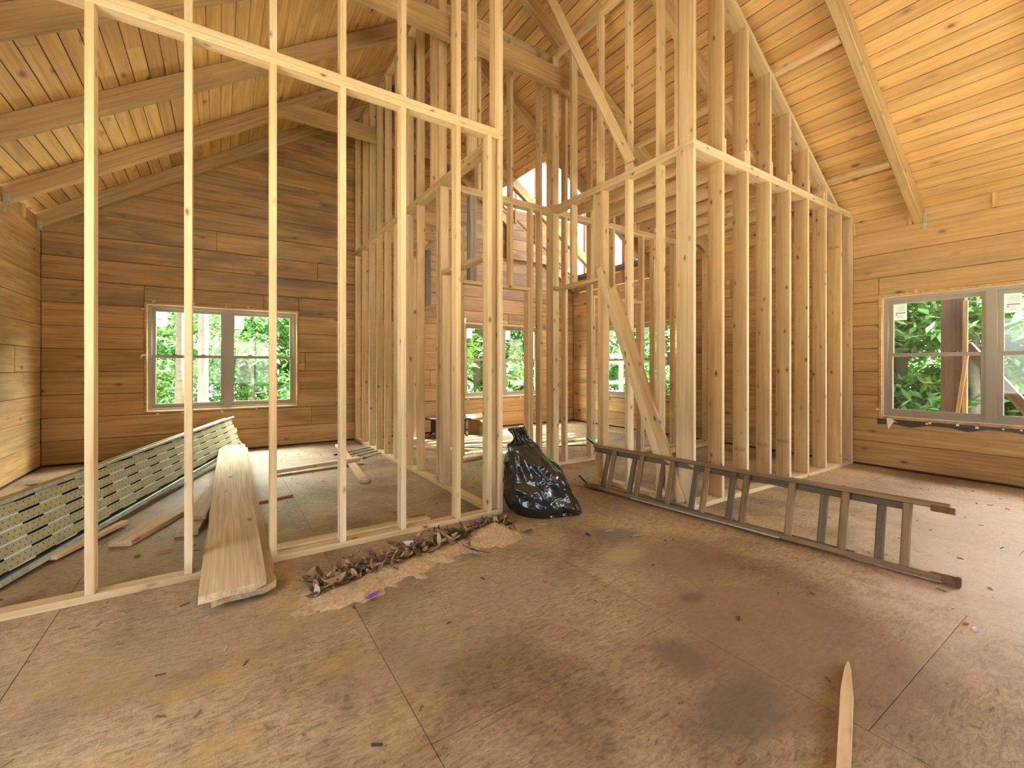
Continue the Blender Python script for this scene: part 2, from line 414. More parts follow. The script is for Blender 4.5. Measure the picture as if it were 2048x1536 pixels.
# roof: boards, sheathing, rafters -----------------------------------
ce = struct('ceiling', (XC, 2.4, 5.5))
SL = sqrt(1 + PITCH ** 2)
HOLE = (4.35, 6.45, 5.30, 7.33)            # the open dormer in the right roof slope: x0, x1, y0, y1
nb = int((XR - XC + .35) * SL / .129)
for side in (-1, 1):
    e = Vector((side / SL, 0, -PITCH / SL)); nrm = Vector((side * PITCH / SL, 0, 1 / SL))
    top = Vector((XC, 0, deck(XC)))
    for k in range(nb + 1):
        s0 = .02 + k * .129; c0 = top + e * (s0 + .0625) + nrm * .011
        cuts = [YF - .1]
        y = YF - .1 + R.uniform(1.0, 3.2)
        while y < YB + .1 - .8: cuts.append(y); y += R.choice((3.66, 4.27, 4.88))
        cuts.append(YB + .15)
        for a, c in zip(cuts[:-1], cuts[1:]):
            segs = [(a, c)]
            if side == 1 and HOLE[0] < c0.x < HOLE[1]:
                segs = [(max(a, p), min(c, q)) for p, q in ((YF - 1, HOLE[2]), (HOLE[3], YB + 1))]
            for p, q in segs:
                if q - p < .05: continue
                m, L = frame((c0.x, p + .001, c0.z), (c0.x, q - .001, c0.z), e)
                put('roof_board', chbox(L, .1230, .022, 'deck', .004), ce, m)
    def slope_slab(mb, x0, x1, y0, y1):
        pts = []
        for off in (.03, .09):
            for (x, y) in ((x0, y0), (x1, y0), (x1, y1), (x0, y1)):
                pts.append((x, y, deck(x) + off))
        mb.quadbox(pts)
    mb = MB()
    if side == -1: slope_slab(mb, XL - .6, XC, YF - .5, YB + .5)
    else:
        slope_slab(mb, XC, HOLE[0], YF - .5, YB + .5); slope_slab(mb, HOLE[1], XR + .95, YF - .5, YB + .5)  # unseen right overhang, extended past the wall to block the sun
        slope_slab(mb, HOLE[0], HOLE[1], YF - .5, HOLE[2]); slope_slab(mb, HOLE[0], HOLE[1], HOLE[3], YB + .5)
    mb.out('roof_sheathing', 'sheath', ce)
RY = [-2.0, -.8, .4, 1.58, 2.80, 4.0, 5.20, 6.40, 7.36]
cs = cos(math.atan(PITCH))
for y in RY:
    for side in (-1, 1):
        x0 = XC + side * .03; x1 = (XL - .12) if side < 0 else (XR + .12)
        za, zb = under(x0) + .1, under(x1) + .1
        stick(ce, 'rafter', (x0, y + .0425, za), (x1, y + .0425, zb), .085, .196 * cs, 'beam', (0, 1, 0), .005)
box(ce, 'ridge_beam', XC - .03, XC + .03, YF, YB + .1, deck(XC) - .26, deck(XC) - .02, 'beam', .004)
def tie(y, z0, z1):
    hx = lambda z: (XR - XC) - (z - .06 - ZW) / PITCH
    pts = []
    for yy in (y, y + .083):
        pts += [(XC - hx(z0) , yy, z0), (XC + hx(z0), yy, z0), (XC + hx(z1), yy, z1), (XC - hx(z1), yy, z1)]
    c = Vector((XC, y + .04, (z0 + z1) / 2))
    mb = MB(); mb.quadbox([Vector(p) - c for p in pts])
    mb.out('tie_beam', 'beam', ce, Matrix.Translation(c))
tie(3.885, 4.39, 4.60); tie(6.305, 4.41, 4.61); tie(1.47, 4.39, 4.60)
# blocking boards nailed flat between the rafters of the right slope
for x in (4.63, 5.86):
    for (ya, yb) in ((1.67, 2.79), (2.89, 3.99)):
        box(ce, 'blocking', x - .045, x + .045, ya, yb, under(x) + .02, under(x) + .058, 'stud')
# frieze boards on top of the side walls and the metal ties that hold the rafters
for side in (-1, 1):
    xw = XL - .03 if side < 0 else XR + .03
    for ya, yb in zip(RY[:-1], RY[1:]):
        if side > 0 and ya > 5: continue
        box(ce, 'frieze_board', xw - .015, xw + .015, ya + .09, yb - .004, ZW - .005, ZW + .15, 'log')
        xb = xw - side * .02
        ym = (ya + yb) / 2 + .04
        box(ce, 'frieze_block', xb - .02, xb + .02, ym - .02, ym + .02, ZW, ZW + .155, 'deck')
        box(ce, 'frieze_block', xb - .02, xb + .02, ya + .092, ya + .13, ZW, ZW + .155, 'deck')
for side, yy in ((-1, 7.36), (-1, 6.40), (1, 1.58)):
    x = XL + .004 if side < 0 else XR - .004
    mb = MB(); mb.box(x - .003, x + .003, yy - .035, yy, ZW - .09, ZW + .09); mb.box(x - .003, x + .035 if side < 0 else x + .003, yy - .004, yy - .001, ZW - .02, ZW + .09)
    mb.out('rafter_tie', 'galv', ce)

# walls ---------------------------------------------------------------
SILL, HEAD = .585, 2.05
OPEN = {'left': [(.2, 2.4, SILL, HEAD)], 'right': [(.15, 1.98, SILL, HEAD), (4.75, 6.58, SILL, HEAD), (-2.2, 0.0 - .1, SILL, HEAD)],
        'back': [(-.83, 1.0, SILL, HEAD), (3.84, 5.67, SILL, HEAD)], 'front': [(-.3, 1.5, SILL, HEAD), (3.7, 5.5, SILL, HEAD)]}
def wall(side):
    w = struct('wall_' + side, ((XL, 2.4, 0) if side == 'left' else (XR, 2.4, 0) if side == 'right' else (2.4, YB, 0) if side == 'back' else (2.4, YF, 0)))
    gable = side in ('back', 'front')
    lo, hi = (XL, XR) if gable else (YF, YB)
    ops = OPEN[side]
    def pos(u, z, d):          # d: metres outward
        return {'left': (XL - d, u, z), 'right': (XR + d, u, z), 'back': (u, YB + d, z), 'front': (u, YF - d, z)}[side]
    mb = MB()                  # sheathing behind the planks, with the window openings
    us = sorted({lo - .15, hi + .15, *[o[0] for o in ops], *[o[1] for o in ops]})
    for a, b in zip(us[:-1], us[1:]):
        zz = [(-.2, ZW)]
        for o in ops:
            if o[0] <= a + 1e-6 and b <= o[1] + 1e-6: zz = [(-.2, o[2]), (o[3], ZW)]
        for p, q in zz: mb.quadbox([pos(a, p, .05), pos(b, p, .05), pos(b, p, .15), pos(a, p, .15), pos(a, q, .05), pos(b, q, .05), pos(b, q, .15), pos(a, q, .15)])
    if gable:
        pr = [(lo - .15, ZW), (hi + .15, ZW), (hi + .15, ZW + .12), (XC, deck(XC)), (lo - .15, ZW + .12)]
        n = len(mb.v)
        for d in (.05, .15): mb.v += [pos(u, z, d) for u, z in pr]
        mb.f += [[n + i for i in range(5)], [n + 5 + i for i in range(5)]] + [[n + i, n + (i + 1) % 5, n + 5 + (i + 1) % 5, n + 5 + i] for i in range(5)]
    mb.out('sheathing', 'sheath', w)
    if side == 'front': return w
    k = 0; H = .28; z = .02
    while z < (deck(XC) if gable else ZW - .02):
        z0, z1 = z, min(z + H, ZW if not gable else 99)
        if abs(z1 - ZW) < .05 and not gable: z1 = ZW
        a, b = lo, hi
        ta = max(0, (z0 - ZW - .16) / PITCH) if gable else 0; tb = max(0, (z1 - ZW - .16) / PITCH) if gable else 0
        a, b = lo + ta, hi - ta
        if b - a < .3: break
        cuts = [a]; u = a + R.uniform(1.2, 3.4)
        while u < b - .7: cuts.append(u); u += R.uniform(3.0, 4.9)
        cuts.append(b)
        for p, q in zip(cuts[:-1], cuts[1:]):
            pieces = [(p, q, z0, z1)]
            for o in ops:
                nxt = []
                for (p0, q0, y0, y1) in pieces:
                    if q0 <= o[0] or p0 >= o[1] or y1 <= o[2] or y0 >= o[3]: nxt.append((p0, q0, y0, y1)); continue
                    if p0 < o[0]: nxt.append((p0, o[0], y0, y1))
                    if q0 > o[1]: nxt.append((o[1], q0, y0, y1))
                    m0, m1 = max(p0, o[0]), min(q0, o[1])
                    if y0 < o[2]: nxt.append((m0, m1, y0, o[2]))
                    if y1 > o[3]: nxt.append((m0, m1, o[3], y1))
                pieces = nxt
            for (p0, q0, y0, y1) in pieces:
                if q0 - p0 < .02 or y1 - y0 < .012: continue
                zc = (y0 + y1) / 2; pr = R.uniform(-.003, .003)
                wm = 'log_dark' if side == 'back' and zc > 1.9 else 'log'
                cutl = tb - ta if tb > 0 and abs(p0 - a) < 1e-6 else 0; cutr = tb - ta if tb > 0 and abs(q0 - b) < 1e-6 else 0
                if cutl or cutr:
                    uc = (p0 + q0) / 2; V = []
                    for dd in (pr, .05 + pr):
                        for (uu, zz) in ((p0, y0 + .002), (q0, y0 + .002), (q0 - cutr, y1 - .002), (p0 + cutl, y1 - .002)):
                            V.append((uu - uc, zz - zc, -dd))
                    mm = Matrix(((1, 0, 0, uc), (0, 0, -1, YB), (0, 1, 0, zc), (0, 0, 0, 1)))
                    put('log_plank', mesh('log_plank', V, [(0, 1, 2, 3), (4, 5, 6, 7), (0, 1, 5, 4), (1, 2, 6, 5), (2, 3, 7, 6), (3, 0, 4, 7)], wm), w, mm)
                    continue
                ydir = (0, 0, 1)
                stick(w, 'log_plank', pos(p0 + .0015, zc, .025 + pr), pos(q0 - .0015, zc, .025 + pr), y1 - y0 - .004, .05, wm, ydir, .005)
        z += H; k += 1
    return w
for s_ in ('left', 'right', 'back', 'front'): wall(s_)

# windows: two double-hung units each, mulled together ------------------
def window(n, side, u0, u1):
    z0, z1 = SILL, HEAD
    def pos(u, z, d): return (u, YB + d, z) if side == 'back' else (XR + d, u, z)
    um = (u0 + u1) / 2
    wd = struct('window_%d' % n, pos(um, z0, 0))
    def bar(mb, a, b, p, q, d0, d1):
        mb.quadbox([pos(a, p, d0), pos(b, p, d0), pos(b, p, d1), pos(a, p, d1), pos(a, q, d0), pos(b, q, d0), pos(b, q, d1), pos(a, q, d1)])
    def ring(mb, a, b, p, q, t, d0, d1, tb=None):
        tb = tb or t
        bar(mb, a, a + t, p, q, d0, d1); bar(mb, b - t, b, p, q, d0, d1); bar(mb, a + t, b - t, p, p + tb, d0, d1); bar(mb, a + t, b - t, q - t, q, d0, d1)
    mb = MB(); ring(mb, u0, u1, z0, z1, .026, -.004, .14); mb.out('window_buck', 'log', wd)
    mb = MB(); ring(mb, u0 + .024, u1 - .024, z0 + .024, z1 - .024, .008, .045, .06); mb.out('flashing_tape', 'white_tape', wd)
    mb = MB(); ring(mb, u0 + .03, u1 - .03, z0 + .028, z1 - .028, .04, .06, .15); bar(mb, um - .04, um + .04, z0 + .06, z1 - .06, .055, .15)
    mb.out('window_frame', 'vinyl', wd)
    zm = (z0 + z1) / 2 + .02
    for (a, b) in ((u0 + .07, um - .04), (um + .04, u1 - .07)):
        for low in (True, False):
            p, q = (z0 + .068, zm + .02) if low else (zm - .02, z1 - .068)
            d = .075 if low else .105
            mb = MB(); ring(mb, a, b, p, q, .04, d, d + .028, .05 if low else .04)
            sh = mb.out('sash', 'vinyl', wd)
            mb = MB(); bar(mb, a + .038, b - .038, p + .038, q - .038, d + .012, d + .016); mb.out('pane', 'glass', sh)
            if low:
                for t in (.3, .7):
                    uc = a + (b - a) * t
                    mb = MB(); bar(mb, uc - .025, uc + .025, q, q + .012, d + .005, d + .028); mb.out('sash_lock', 'lock', sh)
            else:
                # printed energy label on the upper left of the glass
                far = (b if side == 'right' else a); sg = -1 if side == 'right' else 1
                s0 = far + sg * .045; s1 = s0 + sg * .115; a_, b_ = min(s0, s1), max(s0, s1)
                mb = MB(); bar(mb, a_, b_, q - .235, q - .045, d + .009, d + .0112); st = mb.out('sticker', 'label_paper', sh)
                mb = MB(); bar(mb, a_ + .012, b_ - .012, q - .155, q - .147, d + .008, d + .0089)
                bar(mb, min(s0 + sg * .014, s0 + sg * .026), max(s0 + sg * .014, s0 + sg * .026), q - .178, q - .167, d + .008, d + .0089); mb.out('print_bar', 'ink', st)
                mb = MB()
                for i in range(5): bar(mb, a_ + .014, b_ - .014 - R.uniform(0, .04), q - .07 - i * .015, q - .066 - i * .015, d + .008, d + .0089)
                for i in range(3): bar(mb, a_ + .035, b_ - .016 - R.uniform(0, .03), q - .172 - i * .017, q - .168 - i * .017, d + .008, d + .0089)
                mb.out('print_lines', 'ink_grey', st)
    # foam bits and screw caps around the buck, torn flashing below
    mb = MB()
    for i in range(14):
        t = R.random(); e = R.choice('tbtbs')
        if e == 't': uu, zz = u0 + t * (u1 - u0), z1 + R.uniform(.0, .015)
        elif e == 'b': uu, zz = u0 + t * (u1 - u0), z0 - R.uniform(.005, .02)
        else: uu, zz = R.choice((u0 - .01, u1 + .01)), z0 + t * (z1 - z0)
        s = R.uniform(.006, .012); bar(mb, uu - s, uu + s, zz - s, zz + s, -.010, -.002)
    mb.out('foam_bits', 'white_tape', wd, kind='stuff')
    return wd
window(1, 'back', -.83, 1.0); window(2, 'back', 3.84, 5.67)
window(3, 'right', .15, 1.98); window(4, 'right', 4.75, 6.58)
# torn flashing flap under the right-hand window
def flap(parent, name, pts, mat):
    n = len(pts); V = [Vector(p) for p in pts]; V += [v + Vector((.002, .002, .0)) for v in V]
    F = [list(range(n)), list(range(n, 2 * n))] + [[i, (i + 1) % n, n + (i + 1) % n, n + i] for i in range(n)]
    c = sum(V, Vector()) / len(V)
    return put(name, mesh(name, [v - c for v in V], F, mat), parent, Matrix.Translation(c))
w3 = bpy.data.objects['window_3']
flap(w3, 'torn_flashing', [(6.552, 1.90, .60), (6.535, 1.84, .585), (6.52, 1.79, .55), (6.535, 1.83, .56), (6.515, 1.875, .47), (6.54, 1.895, .54)], 'white_tape')
rs = random.Random(3)
pts = [(6.555, 1.99, .583)] + [(6.555, .16, .583)] + [(6.553, .16 + .1525 * i, .555 - rs.uniform(0, .05)) for i in range(13)]
flap(w3, 'torn_membrane', pts, 'lock')
w1 = bpy.data.objects['window_1']
flap(w1, 'torn_flashing', [(-.84, 7.443, 1.37), (-.86, 7.43, 1.35), (-.87, 7.42, 1.31), (-.85, 7.43, 1.33), (-.80, 7.44, 1.355)], 'white_tape')
w2 = bpy.data.objects['window_2']
flap(w2, 'torn_flashing', [(3.78, 7.44, 2.12), (3.88, 7.44, 2.12), (3.86, 7.43, 2.03), (3.84, 7.43, 2.0), (3.83, 7.44, .7), (3.80, 7.44, .7), (3.80, 7.43, 2.02)], 'white_tape')

# open dormer in the right slope -----------------------------------------
dm_ = struct('dormer', (6.4, 6.3, ZW))
for y in (5.30, 7.30):
    for x in (4.9, 5.4, 5.9): cutstud(dm_, 'dormer_stud', x, x + .04, y, y + .04, deck(x) - .05, lambda q: 5.45, 'red_lumber')
    box(dm_, 'dormer_plate', 3.6, 6.55, y, y + .04, 5.45, 5.53, 'red_lumber')
for y in (5.30, 5.86, 5.92, 6.45, 7.0, 7.29): box(dm_, 'dormer_stud', 6.49, 6.55, y, y + .045, 2.83, 5.45, 'red_lumber')
for z in (3.1, 4.55): box(dm_, 'dormer_rail', 6.48, 6.55, 5.30, 7.33, z, z + .07, 'red_lumber')
box(dm_, 'dormer_board', 6.53, 6.56, 5.345, 7.29, 2.83, 3.09, 'log_dark')
for i in range(5): box(dm_, 'dormer_board', 4.75 + .0 * i, 6.48, 7.342, 7.36, 3.35 + i * .2, 3.545 + i * .2, 'log_dark')
for i in range(8): box(dm_, 'dormer_roof_board', 4.3, 7.7, 5.28 + i * .26, 5.28 + i * .26 + .255, 5.55, 5.57, 'deck')  # unseen outer overhang, lengthened to keep sun out of the open dormer

# ------------------------------------------------------------------ framed partitions
t_ = .038
# A: across the picture on the left
A = thing('stud_wall', (.2, 3.09, 0), 'pale pine stud partition with wide open bays crossing the left foreground', 'stud wall')
YA0, YA1 = 3.05, 3.139
box(A, 'bottom_plate', XL + .01, 1.928, YA0, YA1, 0, t_, 'stud')
box(A, 'top_plate', XL + .01, 1.928, YA0, YA1, 3.055, 3.092, 'stud'); box(A, 'top_plate', XL + .01, 1.928, YA0, YA1, 3.094, 3.131, 'stud')
AX = [-1.76, -1.39, -.985, -.575, -.169, .251, .66, 1.073, 1.507]
for x in AX + [1.785, 1.89]:
    box(A, 'stud', x, x + t_, YA0 + .001, YA1 - .001, t_, 3.055, 'stud')
for x in AX[2:] + [1.852, 1.890]:
    cutstud(A, 'stud', x, x + t_, YA0 + .001, YA1 - .001, 3.131, lambda q: under(q) - .002, 'stud')
# B: from that corner back to the rear wall
B = thing('stud_wall', (1.875, 5.3, 0), 'stud partition with a doorway running from the corner post back to the rear wall', 'stud wall')
XB0, XB1 = 1.83, 1.919
box(B, 'bottom_plate', XB0, XB1, YA1, YB - .01, 0, t_, 'stud')
box(B, 'top_plate', XB0, XB1, YA1 , YB - .01, 3.005, 3.042, 'stud'); box(B, 'top_plate', XB0, XB1, YA1, YB - .01, 3.044, 3.081, 'stud')
for y in (4.055, 4.135, 4.675, 5.025, 5.46, 5.84, 6.215, 6.58, 6.965, 7.395): box(B, 'stud', XB0, XB1, y, y + t_, t_, 3.005, 'stud')
box(B, 'stud', 1.826, 1.887, YA1 - .05, YA1 - .012, t_, 3.055, 'stud')
box(B, 'trimmer', XB0, XB1, 4.01, 4.01 + t_, t_, 2.11, 'stud'); box(B, 'header', XB0, XB1, YA1 + .002, 4.10 - .046, 2.111, 2.149, 'stud')
for y in (3.47, 3.80, 4.10, 4.29, 4.68, 5.02, 5.42, 5.82, 6.20, 6.56, 6.93, 7.39):
    box(B, 'stud', XB0, XB1, y, y + t_, 3.081, 5.085, 'stud')
box(B, 'top_plate', XB0, XB1, 3.2, YB - .01, 5.086, 5.124, 'stud')
# C: wide studs, raked top, to the right wall
C = thing('stud_wall', (4.9, 2.3, 0), 'wide-stud partition with a sloping top plate, lit white along its edges, meeting the right wall', 'stud wall')
YC0, YC1 = 2.23, 2.37
box(C, 'bottom_plate', 3.286, XR - .01, YC0, YC1, 0, t_, 'stud')
box(C, 'top_plate', 3.286, XR - .01, YC0, YC1, 3.03, 3.067, 'stud'); box(C, 'top_plate', 3.286, XR - .01, YC0, YC1, 3.069, 3.106, 'stud')
CX = [3.286, 3.705, 4.11, 4.53, 4.93, 5.335, 5.775, 6.185]
for x in CX + [6.51]: box(C, 'stud', x, x + t_, YC0 + .001, YC1 - .001, t_, 3.03, 'stud')
rk = lambda q: under(q) - .048
for x in CX[:-1]: cutstud(C, 'stud', x, x + t_, YC0 + .001, YC1 - .001, 3.106, rk, 'stud')
xa, xb = 3.29, 6.10
stick(C, 'rake_plate', (xa, (YC0 + YC1) / 2, under(xa) - .024), (xb, (YC0 + YC1) / 2, under(xb) - .024), YC1 - YC0, t_, 'stud', (0, 1, 0))
for x, y, h in ((4.075, YC0, .11), (4.895, YC0, .09), (5.735, YC0, .10)): box(C, 'short_block', x, x + .03, YC0 + .002, YC1, 3.106, 3.106 + h, 'stud')
# D: from the wide-stud corner back to E, with a doorway
D = thing('stud_wall', (3.34, 3.2, 0), 'tall thin-stud partition with a doorway behind the lying ladder', 'stud wall')
XD0, XD1 = 3.300, 3.389
box(D, 'bottom_plate', XD0, XD1, YC1, 3.36, 0, t_, 'stud')
box(D, 'top_plate', XD0, XD1, YC1, 4.15, 3.03, 3.067, 'stud'); box(D, 'top_plate', XD0, XD1, YC1, 4.15, 3.069, 3.106, 'stud')
for y in (2.372, 2.585, 2.955, 3.285, 4.105): box(D, 'stud', XD0, XD1, y, y + t_, t_, 3.03, 'stud')
box(D, 'trimmer', XD0, XD1, 3.325, 3.325 + t_, t_, 2.10, 'stud'); box(D, 'header', XD0, XD1, 3.325, 4.104, 2.101, 2.139, 'stud')
box(D, 'cripple_stud', XD0, XD1, 3.77, 3.77 + t_, 2.14, 3.03, 'stud'); box(D, 'cripple_stud', XD0, XD1, 3.40, 3.40 + t_, 2.14, 3.03, 'stud')
for y in (2.39, 2.585, 2.955, 3.345, 3.77, 4.105): box(D, 'stud', XD0, XD1, y, y + t_, 3.106, 4.90, 'stud')
box(D, 'top_plate', XD0 - .0, XD1, YC1, 4.15, 4.90, 4.938, 'stud')
# E: cross partition behind, two doorways
E_ = thing('stud_wall', (4.1, 4.19, 0), 'rear cross partition with two doorways, showing between the nearer studs', 'stud wall')
YE0, YE1 = 4.15, 4.239
box(E_, 'bottom_plate', 3.0, 4.033, YE0, YE1, 0, t_, 'stud'); box(E_, 'bottom_plate', 4.90, XR - .01, YE0, YE1, 0, t_, 'stud')
box(E_, 'top_plate', 1.921, XR - .01, YE0, YE1, 3.03, 3.067, 'stud'); box(E_, 'top_plate', 1.921, XR - .01, YE0, YE1, 3.069, 3.106, 'stud')
for x in (2.05, 3.005, 3.138, 3.30, 3.36, 3.532, 3.957, 4.942, 5.188, 5.646, 6.06, 6.47): box(E_, 'stud', x, x + t_, YE0 + .001, YE1 - .001, t_ if x > 2.5 else 0, 3.03, 'stud')
for x in (2.09, 2.966, 3.996, 4.903): box(E_, 'trimmer', x, x + t_, YE0 + .001, YE1 - .001, t_ if x > 2.5 else 0, 2.08, 'stud')
box(E_, 'header', 2.09, 3.004, YE0, YE1, 2.081, 2.119, 'stud'); box(E_, 'header', 3.996, 4.941, YE0, YE1, 2.081, 2.119, 'stud')
for x in (2.215, 2.255): box(E_, 'cripple_stud', x, x + t_, YE0 + .001, YE1 - .001, 2.12, 3.03, 'stud_grey', label='weathered dark grey cripple stud')
for x in (2.725, 4.36): box(E_, 'cripple_stud', x, x + t_, YE0 + .001, YE1 - .001, 2.12, 3.03, 'stud')
for x in (2.31, 2.725, 3.138, 3.30, 3.36): box(E_, 'stud', x, x + t_, YE0 + .001, YE1 - .001, 3.106, 4.90, 'stud')
for x in (3.532, 3.95, 4.36, 4.77, 5.19): cutstud(E_, 'stud', x, x + t_, YE0 + .001, YE1 - .001, 3.106, lambda q: under(q) - .003, 'stud')
box(E_, 'top_plate', 1.921, XD1, YE0, YE1, 4.90, 4.938, 'stud')
# F: closet wall in the rear room
Fw = thing('stud_wall', (2.72, 6.4, 0), 'small closet partition deep in the rear room, seen through the left studs', 'stud wall')
box(Fw, 'bottom_plate', 2.68, 2.769, 5.35, 6.0, 0, t_, 'stud'); box(Fw, 'top_plate', 2.68, 2.769, 5.35, YB - .01, 3.03, 3.106, 'stud')
for y in (5.36, 5.75, 5.98, 7.13, 7.39): box(Fw, 'stud', 2.68, 2.769, y, y + t_, t_ if y < 6 else 0, 3.03, 'stud')
box(Fw, 'header', 2.68, 2.769, 6.02, 7.128, 2.10, 2.138, 'stud'); box(Fw, 'cripple_stud', 2.68, 2.769, 6.5, 6.5 + t_, 2.14, 3.03, 'stud_grey')
# ceiling joists
J = thing('joist_row', (4.7, 3.2, 3.106), 'row of new ceiling joists over the framed room at right', 'joists')
for x in (3.75, 4.155, 4.575, 4.975, 5.38, 5.82): box(J, 'joist', x, x + t_, 2.24, 4.235, 3.107, 3.247, 'stud')
J2 = thing('joist_row', (2.3, 6.1, 3.106), 'short ceiling joists over the closet in the rear room', 'joists')
for y in (5.5, 5.86, 6.24, 6.62): box(J2, 'joist', 1.93, 2.76, y, y + t_, 3.107, 3.247, 'stud')
# dark ink stamps and knots of marker on some studs of the wide partition
for x in (4.11, 4.53, 4.93, 6.185):
    z = .40 if x < 6 else 2.62
    mb = MB()
    for i in range(2):
        y0 = YC0 + .018 + i * .058
        mb.box(x - .0008, x + .0004, y0, y0 + .046, z + .034, z + .036); mb.box(x - .0008, x + .0004, y0, y0 + .046, z, z + .002)
        mb.box(x - .0008, x + .0004, y0, y0 + .002, z, z + .036); mb.box(x - .0008, x + .0004, y0 + .044, y0 + .046, z, z + .036)
        for q in range(4): mb.box(x - .0008, x + .0004, y0 + .008 + q * .009, y0 + .012 + q * .009, z + .010, z + .026)
    mb.out('grade_stamp', 'grime', C)

# braces -------------------------------------------------------------
br = stick(None, 'brace_board', (3.262, 2.885, 3.15), (2.76, 3.58, 5.10), .089, t_, 'stud', (.75, -.65, 0))
br['label'] = 'diagonal brace board slanting down from the roof onto the upper plate'; br['category'] = 'brace'; br['kind'] = 'thing'
d0, d1 = Vector((3.279, 2.43, .045)), Vector((3.279, 3.315, 2.22))
dp = Vector((0, -.926, .377)) * .091
lb = thing('brace_board', d0, 'pair of nailed boards leaning from floor to doorway head behind the ladder', 'brace')
stick(lb, 'board', d0, d1, t_, .089, 'stud', (1, 0, 0))
stick(lb, 'board', d0 + dp + Vector((0, -.01, -.035)), d1 + dp * 1.0 - (d1 - d0) * .12, t_, .089, 'stud', (1, 0, 0))

# ------------------------------------------------------------------ ladder lying on its side
Lb0, Lb1 = Vector((3.035, 3.26, .027)), Vector((3.335, .70, .027))
ld = (Lb1 - Lb0).normalized(); side_ = Vector((-ld.y, ld.x, 0)); side_ = side_ if side_.x > 0 else -side_
upv = (Vector((0, 0, 1)) * .375 + side_ * .115)           # from bottom rail to top rail
LAD = thing('extension_ladder', (Lb0 + Lb1) / 2, 'weathered brown extension ladder lying on its side on the floor', 'ladder')
un = upv.normalized(); nn = ld.cross(un)
if nn.dot(side_) < 0: nn = -nn
def lstick(name, a, b, w, d, mat, y, par=LAD, c=.003): return stick(par, name, a, b, w, d, mat, y, c)
# front section
lstick('rail', Lb0, Lb1 - ld * .02, .050, .034, 'fiber', nn)
lstick('rail', Lb0 + upv + ld * .02, Lb1 + upv, .050, .034, 'fiber', nn)
# rear section, slid along and sitting behind
bk = nn * .050
lstick('rail', Lb0 + bk + ld * .03 + un * .012, Lb1 + bk - ld * .42 + un * .012, .045, .028, 'fiber_d', nn)
lstick('rail', Lb0 + bk + upv - un * .030, Lb1 + bk + upv - ld * .17 - un * .030, .045, .050, 'fiber_d', nn)
mb = MB()
p0, p1 = Lb0 + bk * .2 + ld * .55, Lb0 + bk * .2 + ld * 1.75
mb.tube([p0 - un * .014 - nn * .04, p1 - un * .014 - nn * .04], .006); mb.out('slide_rod', 'galv', LAD)
for i in range(8):
    q = Lb0 + ld * (.275 + .303 * i)
    lstick('rung', q + un * .012, q + upv - un * .012, .030, .046, 'fiber', nn, c=.010)
for i in range(8):
    if i == 5: continue
    q = Lb0 + ld * (.17 + .3 * i) + bk
    lstick('rung', q + un * .012, q + upv - un * .03, .030, .046, 'fiber_d', nn, c=.010)
# iron shoes at the near end, flared tips at the far end, guide brackets
e = Lb1 - ld * .02
mb = MB()
def obox(mb, c, ax, hx, ay, hy, az, hz):
    mb.quadbox([c - ax * hx - ay * hy - az * hz, c + ax * hx - ay * hy - az * hz, c + ax * hx + ay * hy - az * hz, c - ax * hx + ay * hy - az * hz,
                c - ax * hx - ay * hy + az * hz, c + ax * hx - ay * hy + az * hz, c + ax * hx + ay * hy + az * hz, c - ax * hx + ay * hy + az * hz])
for s in (-1, 1): obox(mb, e + ld * .035 + nn * .030 * s, ld, .035, un, .026, nn, .004)
obox(mb, e + ld * .06, ld, .006, un, .03, nn, .04); obox(mb, e - ld * .02 + un * .022, ld, .03, un, .003, nn, .036)
mb.out('rail_shoe', 'rust', LAD)
mb = MB(); e2 = Lb1 + upv
obox(mb, e2 - ld * .03 - un * .02, ld, .05, un, .016, nn, .036); mb.out('rail_shoe', 'rust', LAD)
for z_ in (0, 1):
    q = Lb0 + bk + upv * z_
    mb = MB(); obox(mb, q - ld * .05 + un * .035 - nn * .0, (ld * .9 - un * .42).normalized(), .085, nn, .03, (un * .9 + ld * .42).normalized(), .008); mb.out('ladder_hook', 'black', LAD)
for s, z_ in ((1.28, 0), (1.28, 1)):
    q = Lb0 + ld * s + upv * z_ + bk * .6 + un * (.02 if z_ == 0 else -.03)
    mb = MB(); obox(mb, q, ld, .12, un, .010, nn, .03); obox(mb, q + ld * .115, ld, .014, un, .018, nn, .032); mb.out('guide_bracket', 'rust', LAD)

